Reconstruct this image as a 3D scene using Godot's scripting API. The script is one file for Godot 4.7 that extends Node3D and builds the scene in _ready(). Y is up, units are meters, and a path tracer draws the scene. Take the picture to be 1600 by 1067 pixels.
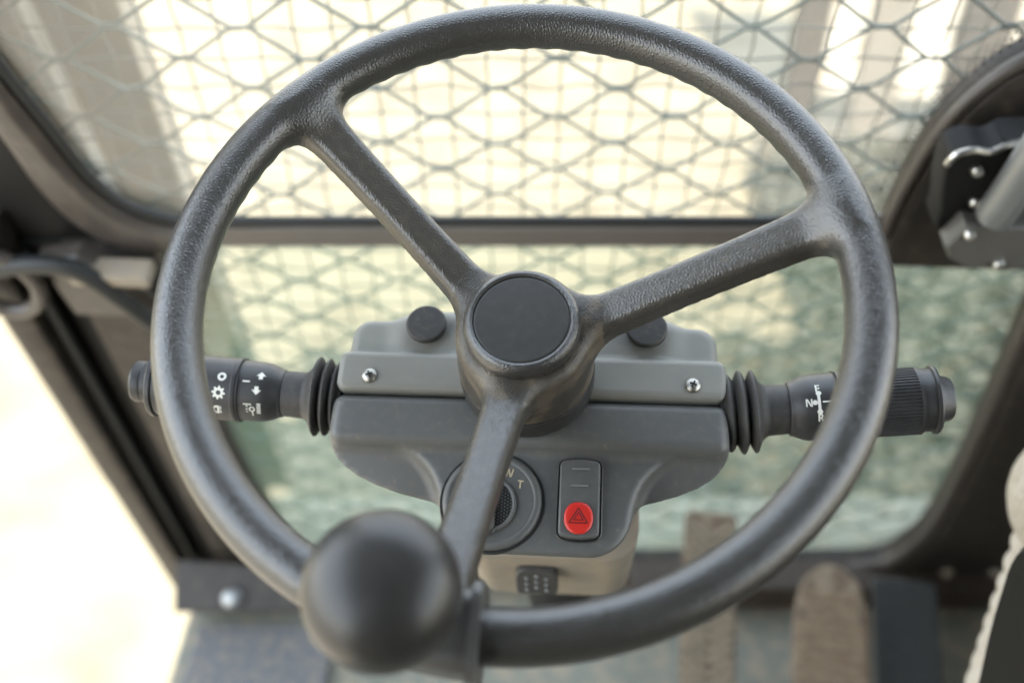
extends Node3D
# Operator's view in the cab of a wheeled excavator: steering wheel, column console, windshield with guard, yard outside.
const MM := 0.001
const WHEEL_AT := Vector3(0.0028378, 0.90719656, -0.42246441)
const WU := Vector3(0.99623215, 0.02996505, 0.0813855)
const WV := Vector3(0.06076213, 0.4284348, -0.90152736)
const WN := Vector3(-0.06188269, 0.9030757, 0.42499978)
const GLASS_AT := Vector3(0.0, 0.7015627, -0.8)
const LEAN := 0.24434610
var wheel_frame: Transform3D
var glass_frame: Transform3D
var M := {}
var used := {}
var rng := RandomNumberGenerator.new()

# ------------------------------------------------------------------ scene tree helpers
func numbered(called: String) -> String:
	var k: int = used.get(called, 0)
	used[called] = k + 1
	return called if k == 0 else "%s_%03d" % [called, k]

func thing(called: String, label: String, category: String, at := Transform3D.IDENTITY, group := "") -> Node3D:
	var o := Node3D.new()
	o.name = numbered(called)
	o.transform = at
	o.set_meta("label", label)
	o.set_meta("category", category)
	if group != "":
		o.set_meta("group", group)
	add_child(o, true)
	return o

func put_mesh(parent: Node, called: String, mesh: Mesh, m: Material, at := Transform3D.IDENTITY) -> MeshInstance3D:
	var o := MeshInstance3D.new()
	o.name = called
	o.mesh = mesh
	o.material_override = m
	o.transform = at
	parent.add_child(o, true)
	return o

func part(parent: Node, called: String, soup: PackedVector3Array, m: Material, at := Transform3D.IDENTITY, crease := 35.0) -> MeshInstance3D:
	return put_mesh(parent, called, finish(soup, crease), m, at)

func struct(called: String, soup: PackedVector3Array, m: Material, at := Transform3D.IDENTITY) -> MeshInstance3D:
	var o := part(self, numbered(called), soup, m, at)
	o.set_meta("kind", "structure")
	return o

# ------------------------------------------------------------------ shapes: triangle soups in millimetres
func finish(soup: PackedVector3Array, crease := 35.0) -> ArrayMesh:
	var n := soup.size() / 3
	var vol := 0.0
	for t in n:
		vol += soup[t * 3].dot(soup[t * 3 + 1].cross(soup[t * 3 + 2]))
	var fn := PackedVector3Array()
	fn.resize(n)
	var at := {}
	for t in n:
		if vol < 0.0:
			var s := soup[t * 3 + 1]
			soup[t * 3 + 1] = soup[t * 3 + 2]
			soup[t * 3 + 2] = s
		fn[t] = (soup[t * 3 + 1] - soup[t * 3]).cross(soup[t * 3 + 2] - soup[t * 3])
		for k in 3:
			var p := soup[t * 3 + k]
			var key := Vector3i(roundi(p.x * 200), roundi(p.y * 200), roundi(p.z * 200))
			if at.has(key):
				at[key].append(t)
			else:
				at[key] = [t]
	var lim := cos(deg_to_rad(crease))
	var vs := PackedVector3Array()
	var ns := PackedVector3Array()
	vs.resize(n * 3)
	ns.resize(n * 3)
	for t in n:
		var own := fn[t].normalized()
		for k in 3:
			var p := soup[t * 3 + k]
			var sum := Vector3.ZERO
			for o in at[Vector3i(roundi(p.x * 200), roundi(p.y * 200), roundi(p.z * 200))]:
				if fn[o].normalized().dot(own) > lim:
					sum += fn[o]
			var w: int = t * 3 + [0, 2, 1][k]
			vs[w] = p * MM
			ns[w] = sum.normalized() if sum.length() > 1e-9 else own
	var a := []
	a.resize(Mesh.ARRAY_MAX)
	a[Mesh.ARRAY_VERTEX] = vs
	a[Mesh.ARRAY_NORMAL] = ns
	var m := ArrayMesh.new()
	m.add_surface_from_arrays(Mesh.PRIMITIVE_TRIANGLES, a)
	return m

func quad(s: PackedVector3Array, a: Vector3, b: Vector3, c: Vector3, d: Vector3) -> void:
	s.append_array([a, b, c, a, c, d])

func moved(s: PackedVector3Array, t: Transform3D) -> PackedVector3Array:
	return t * s

# closed outline -> slab; rings of [inset, z]
func slab(outline: PackedVector2Array, rings: Array) -> PackedVector3Array:
	var o := outline.duplicate()
	if Geometry2D.is_polygon_clockwise(o):
		o.reverse()
	var n := o.size()
	var nor := PackedVector2Array()
	for i in n:
		var e1 := (o[i] - o[(i + n - 1) % n]).normalized()
		var e2 := (o[(i + 1) % n] - o[i]).normalized()
		var b := Vector2(e1.y + e2.y, -e1.x - e2.x)
		var l := b.length()
		nor.append(b / l * minf(2.0 / l, 2.0) if l > 1e-4 else Vector2(e1.y, -e1.x))
	var s := PackedVector3Array()
	var prev := PackedVector3Array()
	for r in rings:
		var ring := PackedVector3Array()
		for i in n:
			var q: Vector2 = o[i] - nor[i] * r[0]
			ring.append(Vector3(q.x, q.y, r[1]))
		if prev.size():
			for i in n:
				quad(s, prev[i], prev[(i + 1) % n], ring[(i + 1) % n], ring[i])
		prev = ring
	var tri := Geometry2D.triangulate_polygon(o)
	for k in [0, rings.size() - 1]:
		for t in tri.size() / 3:
			var v := []
			for j in 3:
				var i: int = tri[t * 3 + j]
				var q: Vector2 = o[i] - nor[i] * rings[k][0]
				v.append(Vector3(q.x, q.y, rings[k][1]))
			# triangulation is counter-clockwise for a counter-clockwise outline
			var up: bool = (v[1] - v[0]).cross(v[2] - v[0]).z > 0.0
			var want: bool = (rings[-1][1] > rings[0][1]) == (k != 0)
			s.append_array([v[0], v[1], v[2]] if up == want else [v[0], v[2], v[1]])
	return s

func rrect(w: float, h: float, r: float, steps := 6, at := Vector2.ZERO) -> PackedVector2Array:
	var o := PackedVector2Array()
	for c in [[1, -1, -90], [1, 1, 0], [-1, 1, 90], [-1, -1, 180]]:
		for k in steps + 1:
			var a := deg_to_rad(c[2] + 90.0 * k / steps)
			o.append(at + Vector2(c[0] * (w / 2 - r), c[1] * (h / 2 - r)) + Vector2(cos(a), sin(a)) * r)
	return o

func ellipse(rx: float, ry: float, n := 32, at := Vector2.ZERO) -> PackedVector2Array:
	var o := PackedVector2Array()
	for k in n:
		o.append(at + Vector2(cos(TAU * k / n) * rx, sin(TAU * k / n) * ry))
	return o

# a box with rounded edges, centred
func rbox(w: float, h: float, d: float, r := 2.0) -> PackedVector3Array:
	return slab(rrect(w, h, minf(r * 1.5, minf(w, h) * 0.49), 3), [[r, -d / 2], [r * 0.3, -d / 2 + r * 0.3], [0.0, -d / 2 + r], [0.0, d / 2 - r], [r * 0.3, d / 2 - r * 0.3], [r, d / 2]])

func smooth2(pts: Array, steps := 5, closed := true) -> PackedVector2Array:
	var o := PackedVector2Array()
	var n := pts.size()
	for i in (n if closed else n - 1):
		var p0: Vector2 = pts[(i + n - 1) % n] if closed or i > 0 else pts[0]
		var p1: Vector2 = pts[i]
		var p2: Vector2 = pts[(i + 1) % n]
		var p3: Vector2 = pts[(i + 2) % n] if closed or i + 2 < n else pts[n - 1]
		for k in steps:
			o.append(p1.cubic_interpolate(p2, p0, p3, float(k) / steps))
	if not closed:
		o.append(pts[n - 1])
	return o

# profile of (r, z) turned about z; ribs: [count, depth, from z, to z]
func lathe(profile: PackedVector2Array, n := 48, ribs := []) -> PackedVector3Array:
	var s := PackedVector3Array()
	var prev := []
	for p in profile:
		var ring := []
		for k in n:
			var r := p.x
			if ribs and p.y >= ribs[2] and p.y <= ribs[3]:
				r += ribs[1] * (1.0 if (k * ribs[0] * 2 / n) % 2 == 0 else 0.0)
			ring.append(Vector3(cos(TAU * k / n) * r, sin(TAU * k / n) * r, p.y))
		if prev:
			for k in n:
				var j := (k + 1) % n
				if p.x > 1e-6:
					s.append_array([prev[k], ring[j], ring[k]])
				if prev[0].length_squared() - prev[0].z * prev[0].z > 1e-9:
					s.append_array([prev[k], prev[j], ring[j]])
		prev = ring
	return s

func prof(pts: Array) -> PackedVector2Array:
	var o := PackedVector2Array()
	for p in pts:
		o.append(Vector2(p[0], p[1]))
	return o

func tube(path: PackedVector3Array, r: float, n := 8, closed := false) -> PackedVector3Array:
	var s := PackedVector3Array()
	var prev := []
	var first := []
	var m := path.size()
	var up := Vector3.UP
	for i in m:
		var a := path[(i + m - 1) % m] if closed or i > 0 else path[0]
		var b := path[(i + 1) % m] if closed or i < m - 1 else path[m - 1]
		var d := (b - a).normalized()
		if i == 0:
			up = Vector3.UP if absf(d.y) < 0.9 else Vector3.RIGHT
		var x := up.cross(d).normalized()
		up = d.cross(x).normalized()
		var ring := []
		for k in n:
			ring.append(path[i] + (x * cos(TAU * k / n) + up * sin(TAU * k / n)) * r)
		if prev:
			for k in n:
				quad(s, prev[k], prev[(k + 1) % n], ring[(k + 1) % n], ring[k])
		else:
			first = ring
		prev = ring
	if closed:
		for k in n:
			quad(s, prev[k], prev[(k + 1) % n], first[(k + 1) % n], first[k])
	else:
		for k in range(1, n - 1):
			s.append_array([first[0], first[k + 1], first[k], prev[0], prev[k], prev[k + 1]])
	return s

func bar3(a: Vector3, b: Vector3, w: float, h: float, up := Vector3.UP, r := 1.5) -> PackedVector3Array:
	var z := (b - a).normalized()
	var x := up.cross(z).normalized()
	return moved(rbox(w, h, (b - a).length(), r), Transform3D(Basis(x, z.cross(x), z), (a + b) / 2))

# ------------------------------------------------------------------ moulded bodies: distance fields meshed as surface nets (mm)
func smin(a: float, b: float, k: float) -> float:
	var h := maxf(k - absf(a - b), 0.0) / k
	return minf(a, b) - h * h * k * 0.25

func box_d(x: float, y: float, z: float, hx: float, hy: float, hz: float, r: float) -> float:
	var qx := absf(x) - hx + r
	var qy := absf(y) - hy + r
	var qz := absf(z) - hz + r
	var ox := maxf(qx, 0.0)
	var oy := maxf(qy, 0.0)
	var oz := maxf(qz, 0.0)
	return sqrt(ox * ox + oy * oy + oz * oz) + minf(maxf(qx, maxf(qy, qz)), 0.0) - r

# box with corner radius r2 in plan and edge rounding r
func plate_d(x: float, y: float, z: float, hx: float, hy: float, hz: float, r2: float, r: float) -> float:
	var qx := absf(x) - hx + r2
	var qy := absf(y) - hy + r2
	var ox := maxf(qx, 0.0)
	var oy := maxf(qy, 0.0)
	var p := sqrt(ox * ox + oy * oy) + minf(maxf(qx, qy), 0.0) - r2 + r
	var q := absf(z) - hz + r
	var op := maxf(p, 0.0)
	var oq := maxf(q, 0.0)
	return sqrt(op * op + oq * oq) + minf(maxf(p, q), 0.0) - r

const SPOKES := [138.5, 15.5, -99.3]
var spoke_cos := []
func wheel_d(x: float, y: float, z: float) -> float:
	var rho := sqrt(x * x + y * y)
	var a := rho - 177.1
	var r := 12.9
	var dt := sqrt(a * a + z * z)
	if dt < 22.0:
		var back := clampf((-z - 2.0) / 10.0, 0.0, 1.0)
		r += 0.45 * cos(atan2(y, x) * 74.0) * back
	var d := dt - r
	if rho > 215.0 or z < -120.0:
		return d
	# spokes
	var sp := 1e9
	for c in spoke_cos:
		var s: float = x * c.x + y * c.y
		if s < 0.0:
			continue
		var t: float = absf(-x * c.y + y * c.x)
		# along the sloping centre line from (26, -64) to (172, -4)
		var e: float = (s - 26.0) * 0.92497 + (z + 64.0) * 0.38012
		var w: float = -(s - 26.0) * 0.38012 + (z + 64.0) * 0.92497
		var f := clampf(e / 158.0, 0.0, 1.0)
		var hw := 12.6 - 1.8 * sin(f * PI)
		var q1 := t - hw
		var q2 := absf(w) - 8.5
		var q3 := (t + w) * 0.70711 - 0.70711 * (hw + 5.0)
		var q := maxf(q1, maxf(q2, q3))
		# soften the three faces into each other
		var m1 := maxf(q1 + 1.3, 0.0)
		var m2 := maxf(q2 + 1.3, 0.0)
		var m3 := maxf(q3 + 1.3, 0.0)
		if q > -1.3:
			q = sqrt(m1 * m1 + m2 * m2 + m3 * m3) - 1.3
			q = maxf(q, maxf(q1, maxf(q2, q3)))
		var l := absf(e - 74.0) - 84.0
		sp = minf(sp, maxf(q, l))
	d = smin(d, sp, 17.0)
	# hub boss
	if rho < 110.0:
		var hr := 38.0 + clampf((-44.0 - z) * 0.06, 0.0, 3.0)
		var p1 := rho - hr + 7.0
		var p2 := absf(z + 72.5) - 23.5 + 7.0
		var o1 := maxf(p1, 0.0)
		var o2 := maxf(p2, 0.0)
		var hub := sqrt(o1 * o1 + o2 * o2) + minf(maxf(p1, p2), 0.0) - 7.0
		d = smin(d, hub, 16.0)
	return d

func lower_d(x: float, y: float, z: float) -> float:
	var bar := box_d(x - 0.5, y + 29.5, z + 134.0, 121.5, 16.0, 20.0, 7.0)
	var flare := 27.0 * exp(minf(y + 46.0, 0.0) / 15.0)
	var back := maxf(-z - 126.0, 0.0)
	var panel := plate_d(x - 8.0, y + 64.0 - back * 0.5, z + 150.0, 55.0 + flare, 44.5, 27.0, 24.0, 5.0) * 0.7
	var d := smin(bar, panel, 5.0)
	# bowl-shaped sides that fall back below the bar
	var yy := minf(y + 34.0 + (z + 150.0) * 0.42, 0.0)
	var rx := 120.0 - maxf(-z - 145.0, 0.0) * 0.6
	var px := (x - 0.5) / rx
	var py := yy / 41.0
	var k0 := sqrt(px * px + py * py)
	var k1 := sqrt(px * px / (rx * rx) + py * py / 1681.0)
	var el := k0 * (k0 - 1.0) / k1 if k1 > 1e-9 else -40.0
	var face := z + 126.0 - minf(y + 45.0, 0.0) * 0.55
	var side := maxf(el, maxf(face * 0.87, maxf(y + 20.0, -z - 205.0)))
	return smin(d, side * 0.8, 5.0)

func upper_d(x: float, y: float, z: float) -> float:
	var band := plate_d(x - 0.8, y - 1.0, z + 152.0, 120.5, 13.4, 40.5, 6.0, 4.0)
	var top := plate_d(x - 0.5, y - 20.5, z + 162.0, 118.0 - maxf(y, 0.0) * 0.04, 21.5, 41.5, 12.0, 6.0)
	var mid := plate_d(x - 3.0, y - 27.0, z + 162.0, 90.0, 23.0, 42.0, 18.0, 8.0)
	return smin(band, smin(top, mid, 12.0), 4.0)

func sdf(which: int, x: float, y: float, z: float) -> float:
	match which:
		0: return wheel_d(x, y, z)
		1: return lower_d(x, y, z)
	return upper_d(x, y, z)

# [positions, normals, quads as index fours]
func nets(which: int, lo: Vector3, hi: Vector3, h: float) -> Array:
	var B := 8
	var nb := Vector3i(((hi - lo) / (h * B)).ceil())
	var vs := PackedVector3Array()
	var ns := PackedVector3Array()
	var ids := {}
	var masks := PackedInt32Array()
	var cells: Array[Vector3i] = []
	var val := PackedFloat32Array()
	val.resize(729)
	var reach := h * B * 1.15
	for bx in nb.x:
		for by in nb.y:
			for bz in nb.z:
				var o := lo + Vector3(bx, by, bz) * h * B
				var c := o + Vector3.ONE * h * B * 0.5
				if absf(sdf(which, c.x, c.y, c.z)) > reach:
					continue
				for i in 9:
					for j in 9:
						for k in 9:
							val[(i * 9 + j) * 9 + k] = sdf(which, o.x + i * h, o.y + j * h, o.z + k * h)
				for i in 8:
					for j in 8:
						for k in 8:
							var b := (i * 9 + j) * 9 + k
							var v0 := val[b]
							var v1 := val[b + 81]
							var v2 := val[b + 9]
							var v3 := val[b + 90]
							var v4 := val[b + 1]
							var v5 := val[b + 82]
							var v6 := val[b + 10]
							var v7 := val[b + 91]
							var mk := int(v0 < 0) | int(v1 < 0) << 1 | int(v2 < 0) << 2 | int(v3 < 0) << 3 | int(v4 < 0) << 4 | int(v5 < 0) << 5 | int(v6 < 0) << 6 | int(v7 < 0) << 7
							if mk == 0 or mk == 255:
								continue
							var sum := Vector3.ZERO
							var n := 0
							if (v0 < 0) != (v1 < 0): sum += Vector3(v0 / (v0 - v1), 0, 0); n += 1
							if (v2 < 0) != (v3 < 0): sum += Vector3(v2 / (v2 - v3), 1, 0); n += 1
							if (v4 < 0) != (v5 < 0): sum += Vector3(v4 / (v4 - v5), 0, 1); n += 1
							if (v6 < 0) != (v7 < 0): sum += Vector3(v6 / (v6 - v7), 1, 1); n += 1
							if (v0 < 0) != (v2 < 0): sum += Vector3(0, v0 / (v0 - v2), 0); n += 1
							if (v1 < 0) != (v3 < 0): sum += Vector3(1, v1 / (v1 - v3), 0); n += 1
							if (v4 < 0) != (v6 < 0): sum += Vector3(0, v4 / (v4 - v6), 1); n += 1
							if (v5 < 0) != (v7 < 0): sum += Vector3(1, v5 / (v5 - v7), 1); n += 1
							if (v0 < 0) != (v4 < 0): sum += Vector3(0, 0, v0 / (v0 - v4)); n += 1
							if (v1 < 0) != (v5 < 0): sum += Vector3(1, 0, v1 / (v1 - v5)); n += 1
							if (v2 < 0) != (v6 < 0): sum += Vector3(0, 1, v2 / (v2 - v6)); n += 1
							if (v3 < 0) != (v7 < 0): sum += Vector3(1, 1, v3 / (v3 - v7)); n += 1
							var q := sum / n
							var g := Vector3(
								lerpf(lerpf(v1 - v0, v3 - v2, q.y), lerpf(v5 - v4, v7 - v6, q.y), q.z),
								lerpf(lerpf(v2 - v0, v3 - v1, q.x), lerpf(v6 - v4, v7 - v5, q.x), q.z),
								lerpf(lerpf(v4 - v0, v5 - v1, q.x), lerpf(v6 - v2, v7 - v3, q.x), q.y)).normalized()
							var p := o + (Vector3(i, j, k) + q) * h
							p -= g * sdf(which, p.x, p.y, p.z) * 0.9
							var cell := Vector3i(bx * 8 + i, by * 8 + j, bz * 8 + k)
							ids[cell] = vs.size()
							cells.append(cell)
							masks.append(mk)
							vs.append(p)
							ns.append(g)
	var quads := PackedInt32Array()
	for n in cells.size():
		var c := cells[n]
		var mk := masks[n]
		for ax in 3:
			var other: int = [2, 4, 16][ax]
			if (mk & 1 != 0) == (mk & other != 0):
				continue
			var a: Vector3i = [Vector3i(0, 1, 0), Vector3i(0, 0, 1), Vector3i(1, 0, 0)][ax]
			var b: Vector3i = [Vector3i(0, 0, 1), Vector3i(1, 0, 0), Vector3i(0, 1, 0)][ax]
			if not (ids.has(c - a) and ids.has(c - b) and ids.has(c - a - b)):
				continue
			if mk & 1 != 0:
				quads.append_array([n, ids[c - b], ids[c - a - b], ids[c - a]])
			else:
				quads.append_array([n, ids[c - a], ids[c - a - b], ids[c - b]])
	return [vs, ns, quads]

# pieces: function(position) -> name of the part; returns {name: ArrayMesh}
func split_net(net: Array, piece: Callable) -> Dictionary:
	var lists := {}
	var vs: PackedVector3Array = net[0]
	var ns: PackedVector3Array = net[1]
	var qs: PackedInt32Array = net[2]
	for n in qs.size() / 4:
		var who: String = piece.call((vs[qs[n * 4]] + vs[qs[n * 4 + 2]]) / 2)
		if not lists.has(who):
			lists[who] = [PackedVector3Array(), PackedVector3Array(), PackedInt32Array(), {}]
		var l: Array = lists[who]
		var q := []
		for k in 4:
			var i := qs[n * 4 + k]
			if not l[3].has(i):
				l[3][i] = l[0].size()
				l[0].append(vs[i] * MM)
				l[1].append(ns[i])
			q.append(l[3][i])
		# Godot's front faces run clockwise
		var flip: bool = (vs[qs[n * 4 + 1]] - vs[qs[n * 4]]).cross(vs[qs[n * 4 + 2]] - vs[qs[n * 4]]).dot(ns[qs[n * 4]]) > 0.0
		l[2].append_array([q[0], q[2], q[1], q[0], q[3], q[2]] if flip else [q[0], q[1], q[2], q[0], q[2], q[3]])
	var out := {}
	for who in lists:
		var a := []
		a.resize(Mesh.ARRAY_MAX)
		a[Mesh.ARRAY_VERTEX] = lists[who][0]
		a[Mesh.ARRAY_NORMAL] = lists[who][1]
		a[Mesh.ARRAY_INDEX] = lists[who][2]
		var m := ArrayMesh.new()
		m.add_surface_from_arrays(Mesh.PRIMITIVE_TRIANGLES, a)
		out[who] = m
	return out

# ------------------------------------------------------------------ materials
func lin(r: float, g: float, b: float, a := 1.0) -> Color:
	var c := Color(r, g, b).linear_to_srgb()
	c.a = a
	return c

func noise(kind: int, freq: float, seed_: int, octaves := 4) -> FastNoiseLite:
	var n := FastNoiseLite.new()
	n.noise_type = kind
	n.frequency = freq
	n.seed = seed_
	n.fractal_octaves = octaves
	if kind == FastNoiseLite.TYPE_CELLULAR:
		n.cellular_return_type = FastNoiseLite.RETURN_DISTANCE2_SUB
		n.cellular_jitter = 1.0
		n.fractal_type = FastNoiseLite.FRACTAL_NONE
		n.domain_warp_enabled = true
		n.domain_warp_amplitude = 5.0
		n.domain_warp_frequency = freq * 0.8
	return n

func ntex(n: FastNoiseLite, size := 512, ramp: Gradient = null) -> NoiseTexture2D:
	var t := NoiseTexture2D.new()
	t.width = size
	t.height = size
	t.seamless = true
	t.noise = n
	if ramp:
		t.color_ramp = ramp
	return t

func ramp(stops: Array) -> Gradient:
	var g := Gradient.new()
	g.offsets = PackedFloat32Array(stops.map(func(s): return s[0]))
	g.colors = PackedColorArray(stops.map(func(s): return s[1]))
	return g

func mat(called: String, c: Color, rough: float, metal := 0.0, spec := 0.5) -> StandardMaterial3D:
	var m := StandardMaterial3D.new()
	m.resource_name = called
	m.albedo_color = c
	m.roughness = rough
	m.metallic = metal
	m.metallic_specular = spec
	M[called] = m
	return m

func relief(m: StandardMaterial3D, t: Texture2D, tile: float, depth_mm: float) -> void:
	m.uv1_triplanar = true
	m.uv1_scale = Vector3.ONE / tile
	m.heightmap_enabled = true
	m.heightmap_texture = t
	m.heightmap_scale = depth_mm * 0.1

func dirt(m: StandardMaterial3D, t: Texture2D, tile: float) -> void:
	m.uv2_triplanar = true
	m.uv2_scale = Vector3.ONE / tile
	m.detail_enabled = true
	m.detail_uv_layer = BaseMaterial3D.DETAIL_UV_2
	m.detail_albedo = t

func materials() -> void:
	var leather := ntex(noise(FastNoiseLite.TYPE_CELLULAR, 0.115, 3), 512)
	# dust that stays in the furrows of the grain
	var in_grain := ntex(noise(FastNoiseLite.TYPE_CELLULAR, 0.115, 3), 512, ramp([[0.0, lin(1.0, 0.98, 0.93)], [0.16, lin(0.96, 0.94, 0.9)], [0.34, lin(0.8, 0.8, 0.8)], [1.0, lin(0.76, 0.76, 0.76)]]))
	var fine := ntex(noise(FastNoiseLite.TYPE_SIMPLEX_SMOOTH, 0.16, 5, 3), 512)
	var tan_ := lin(0.30, 0.235, 0.16)
	var grey := lin(0.20, 0.19, 0.165)
	# patches of dust: where the noise is high the dust covers the plastic
	var dust := ntex(noise(FastNoiseLite.TYPE_SIMPLEX_SMOOTH, 0.02, 11, 7), 512, ramp([[0.0, Color(tan_, 0.01)], [0.5, Color(tan_, 0.025)], [0.75, Color(tan_, 0.07)], [1.0, Color(tan_, 0.2)]]))
	var film := ntex(noise(FastNoiseLite.TYPE_SIMPLEX_SMOOTH, 0.02, 21, 6), 512, ramp([[0.0, Color(grey, 0.01)], [0.45, Color(grey, 0.03)], [0.8, Color(grey, 0.06)], [1.0, Color(grey, 0.12)]]))
	var specks := ntex(noise(FastNoiseLite.TYPE_SIMPLEX_SMOOTH, 0.09, 31, 3), 512, ramp([[0.0, Color(grey, 0.0)], [0.76, Color(grey, 0.0)], [0.8, Color(grey, 0.5)], [1.0, Color(grey, 0.6)]]))
	var mud := ntex(noise(FastNoiseLite.TYPE_SIMPLEX_SMOOTH, 0.018, 41, 6), 512, ramp([[0.0, Color(tan_, 0.05)], [0.4, Color(tan_, 0.25)], [0.7, Color(tan_, 0.6)], [1.0, Color(tan_, 0.8)]]))
	var deposit := ntex(noise(FastNoiseLite.TYPE_SIMPLEX_SMOOTH, 0.008, 73, 6), 512, ramp([[0.0, Color(tan_, 0.0)], [0.5, Color(tan_, 0.03)], [0.62, Color(tan_, 0.25)], [1.0, Color(tan_, 0.5)]]))
	var spotted := ntex(noise(FastNoiseLite.TYPE_SIMPLEX_SMOOTH, 0.035, 83, 6), 512, ramp([[0.0, Color(tan_, 0.0)], [0.5, Color(tan_, 0.02)], [0.7, Color(tan_, 0.07)], [0.85, Color(tan_, 0.1)], [0.875, Color(grey, 0.35)], [1.0, Color(grey, 0.55)]]))
	var mud_thin := ntex(noise(FastNoiseLite.TYPE_SIMPLEX_SMOOTH, 0.018, 61, 7), 512, ramp([[0.0, Color(grey, 0.05)], [0.5, Color(grey, 0.2)], [0.62, Color(tan_, 0.3)], [1.0, Color(tan_, 0.6)]]))
	var m := mat("wheel_vinyl", lin(0.032, 0.031, 0.029), 0.33, 0.0, 0.68)
	relief(m, leather, 0.1, 0.32)
	dirt(m, film, 0.05)
	m = mat("spoke_vinyl", lin(0.046, 0.043, 0.037), 0.35, 0.0, 0.65)
	relief(m, leather, 0.1, 0.32)
	dirt(m, dust, 0.09)
	m = mat("hub_vinyl", lin(0.046, 0.043, 0.037), 0.4, 0.0, 0.5)
	relief(m, leather, 0.1, 0.32)
	dirt(m, deposit, 0.12)
	for who in ["wheel_vinyl", "spoke_vinyl", "hub_vinyl"]:
		M[who].albedo_texture = in_grain
	m = mat("cap_plastic", lin(0.030, 0.030, 0.028), 0.36)
	dirt(m, film, 0.09)
	m = mat("console_dark", lin(0.086, 0.089, 0.087), 0.46)
	relief(m, fine, 0.05, 0.05)
	dirt(m, spotted, 0.15)
	m = mat("console_light", lin(0.19, 0.19, 0.17), 0.5)
	relief(m, fine, 0.05, 0.04)
	dirt(m, spotted, 0.19)
	m = mat("black_plastic", lin(0.022, 0.022, 0.023), 0.42)
	relief(m, fine, 0.05, 0.03)
	dirt(m, film, 0.11)
	m = mat("black_rubber", lin(0.026, 0.026, 0.026), 0.6)
	dirt(m, dust, 0.06)
	m = mat("knob_plastic", lin(0.022, 0.021, 0.020), 0.36)
	relief(m, fine, 0.09, 0.015)
	dirt(m, film, 0.17)
	mat("white_print", lin(0.62, 0.62, 0.56), 0.6)
	mat("tan_print", lin(0.42, 0.36, 0.24), 0.6)
	mat("button_red", lin(0.56, 0.022, 0.014), 0.4)
	mat("button_mark", lin(0.17, 0.008, 0.008), 0.5)
	mat("steel", lin(0.55, 0.54, 0.50), 0.28, 1.0)
	mat("screw_metal", lin(0.36, 0.35, 0.32), 0.4, 1.0)
	m = mat("dull_steel", lin(0.32, 0.33, 0.33), 0.42, 0.7)
	dirt(m, film, 0.1)
	m = mat("clamp_metal", lin(0.09, 0.09, 0.088), 0.4, 0.35)
	dirt(m, dust, 0.08)
	m = mat("column_tan", lin(0.21, 0.185, 0.15), 0.6)
	dirt(m, mud, 0.25)
	m = mat("trim_brown", lin(0.024, 0.020, 0.017), 0.5, 0.0, 0.4)
	relief(m, fine, 0.12, 0.05)
	dirt(m, dust, 0.3)
	m = mat("trim_black", lin(0.008, 0.0075, 0.007), 0.6, 0.0, 0.35)
	mat("seal_rubber", lin(0.010, 0.011, 0.010), 0.55)
	m = mat("frame_bronze", lin(0.050, 0.042, 0.036), 0.38)
	dirt(m, dust, 0.25)
	m = mat("bar_bronze", lin(0.105, 0.092, 0.08), 0.45)
	dirt(m, film, 0.3)
	m = mat("wire_paint", lin(0.11, 0.14, 0.125), 0.45, 0.2)
	dirt(m, film, 0.1)
	m = mat("screen_wire", lin(0.20, 0.20, 0.17), 0.5, 0.2)
	dirt(m, film, 0.1)
	m = mat("galvanised", lin(0.24, 0.24, 0.225), 0.5, 0.3)
	dirt(m, film, 0.1)
	m = mat("post_paint", lin(0.31, 0.29, 0.235), 0.6)
	dirt(m, mud, 0.6)
	m = mat("liner", lin(0.07, 0.066, 0.06), 0.8)
	dirt(m, film, 0.4)
	m = mat("floor_paint", lin(0.12, 0.135, 0.115), 0.6)
	dirt(m, mud, 0.35)
	m = mat("floor_mat", lin(0.075, 0.08, 0.09), 0.65)
	relief(m, fine, 0.06, 0.3)
	dirt(m, mud_thin, 0.16)
	m = mat("pedal_tread", lin(0.21, 0.175, 0.125), 0.6)
	dirt(m, mud, 0.12)
	m = mat("pedal_brown", lin(0.16, 0.10, 0.055), 0.65)
	dirt(m, mud, 0.15)
	m = mat("plate_dark", lin(0.022, 0.023, 0.021), 0.55)
	dirt(m, film, 0.2)
	m = mat("rail_rust", lin(0.028, 0.018, 0.012), 0.75)
	dirt(m, dust, 0.2)
	m = mat("rust", lin(0.075, 0.045, 0.028), 0.75)
	dirt(m, mud, 0.3)
	m = mat("cream_plastic", lin(0.50, 0.46, 0.40), 0.55)
	dirt(m, mud, 0.09)
	m = mat("motor_grey", lin(0.085, 0.082, 0.074), 0.45)
	dirt(m, film, 0.2)
	m = mat("upper_glass", lin(0.50, 0.50, 0.45, 0.07), 0.03)
	m.transparency = BaseMaterial3D.TRANSPARENCY_ALPHA
	m = mat("lower_glass", lin(0.20, 0.33, 0.21, 0.2), 0.05)
	m.transparency = BaseMaterial3D.TRANSPARENCY_ALPHA
	m = mat("side_glass", lin(0.45, 0.5, 0.46, 0.12), 0.03)
	m.transparency = BaseMaterial3D.TRANSPARENCY_ALPHA
	# yard
	var sand := ntex(noise(FastNoiseLite.TYPE_SIMPLEX_SMOOTH, 0.01, 51, 7), 1024, ramp([[0.0, lin(0.125, 0.105, 0.067)], [0.45, lin(0.17, 0.15, 0.102)], [1.0, lin(0.205, 0.184, 0.13)]]))
	m = mat("yard_ground", Color.WHITE, 0.9)
	m.albedo_texture = sand
	m.uv1_triplanar = true
	m.uv1_world_triplanar = true
	m.uv1_scale = Vector3.ONE / 5.0
	m = mat("apron_concrete", lin(0.26, 0.235, 0.195), 0.9)
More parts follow.
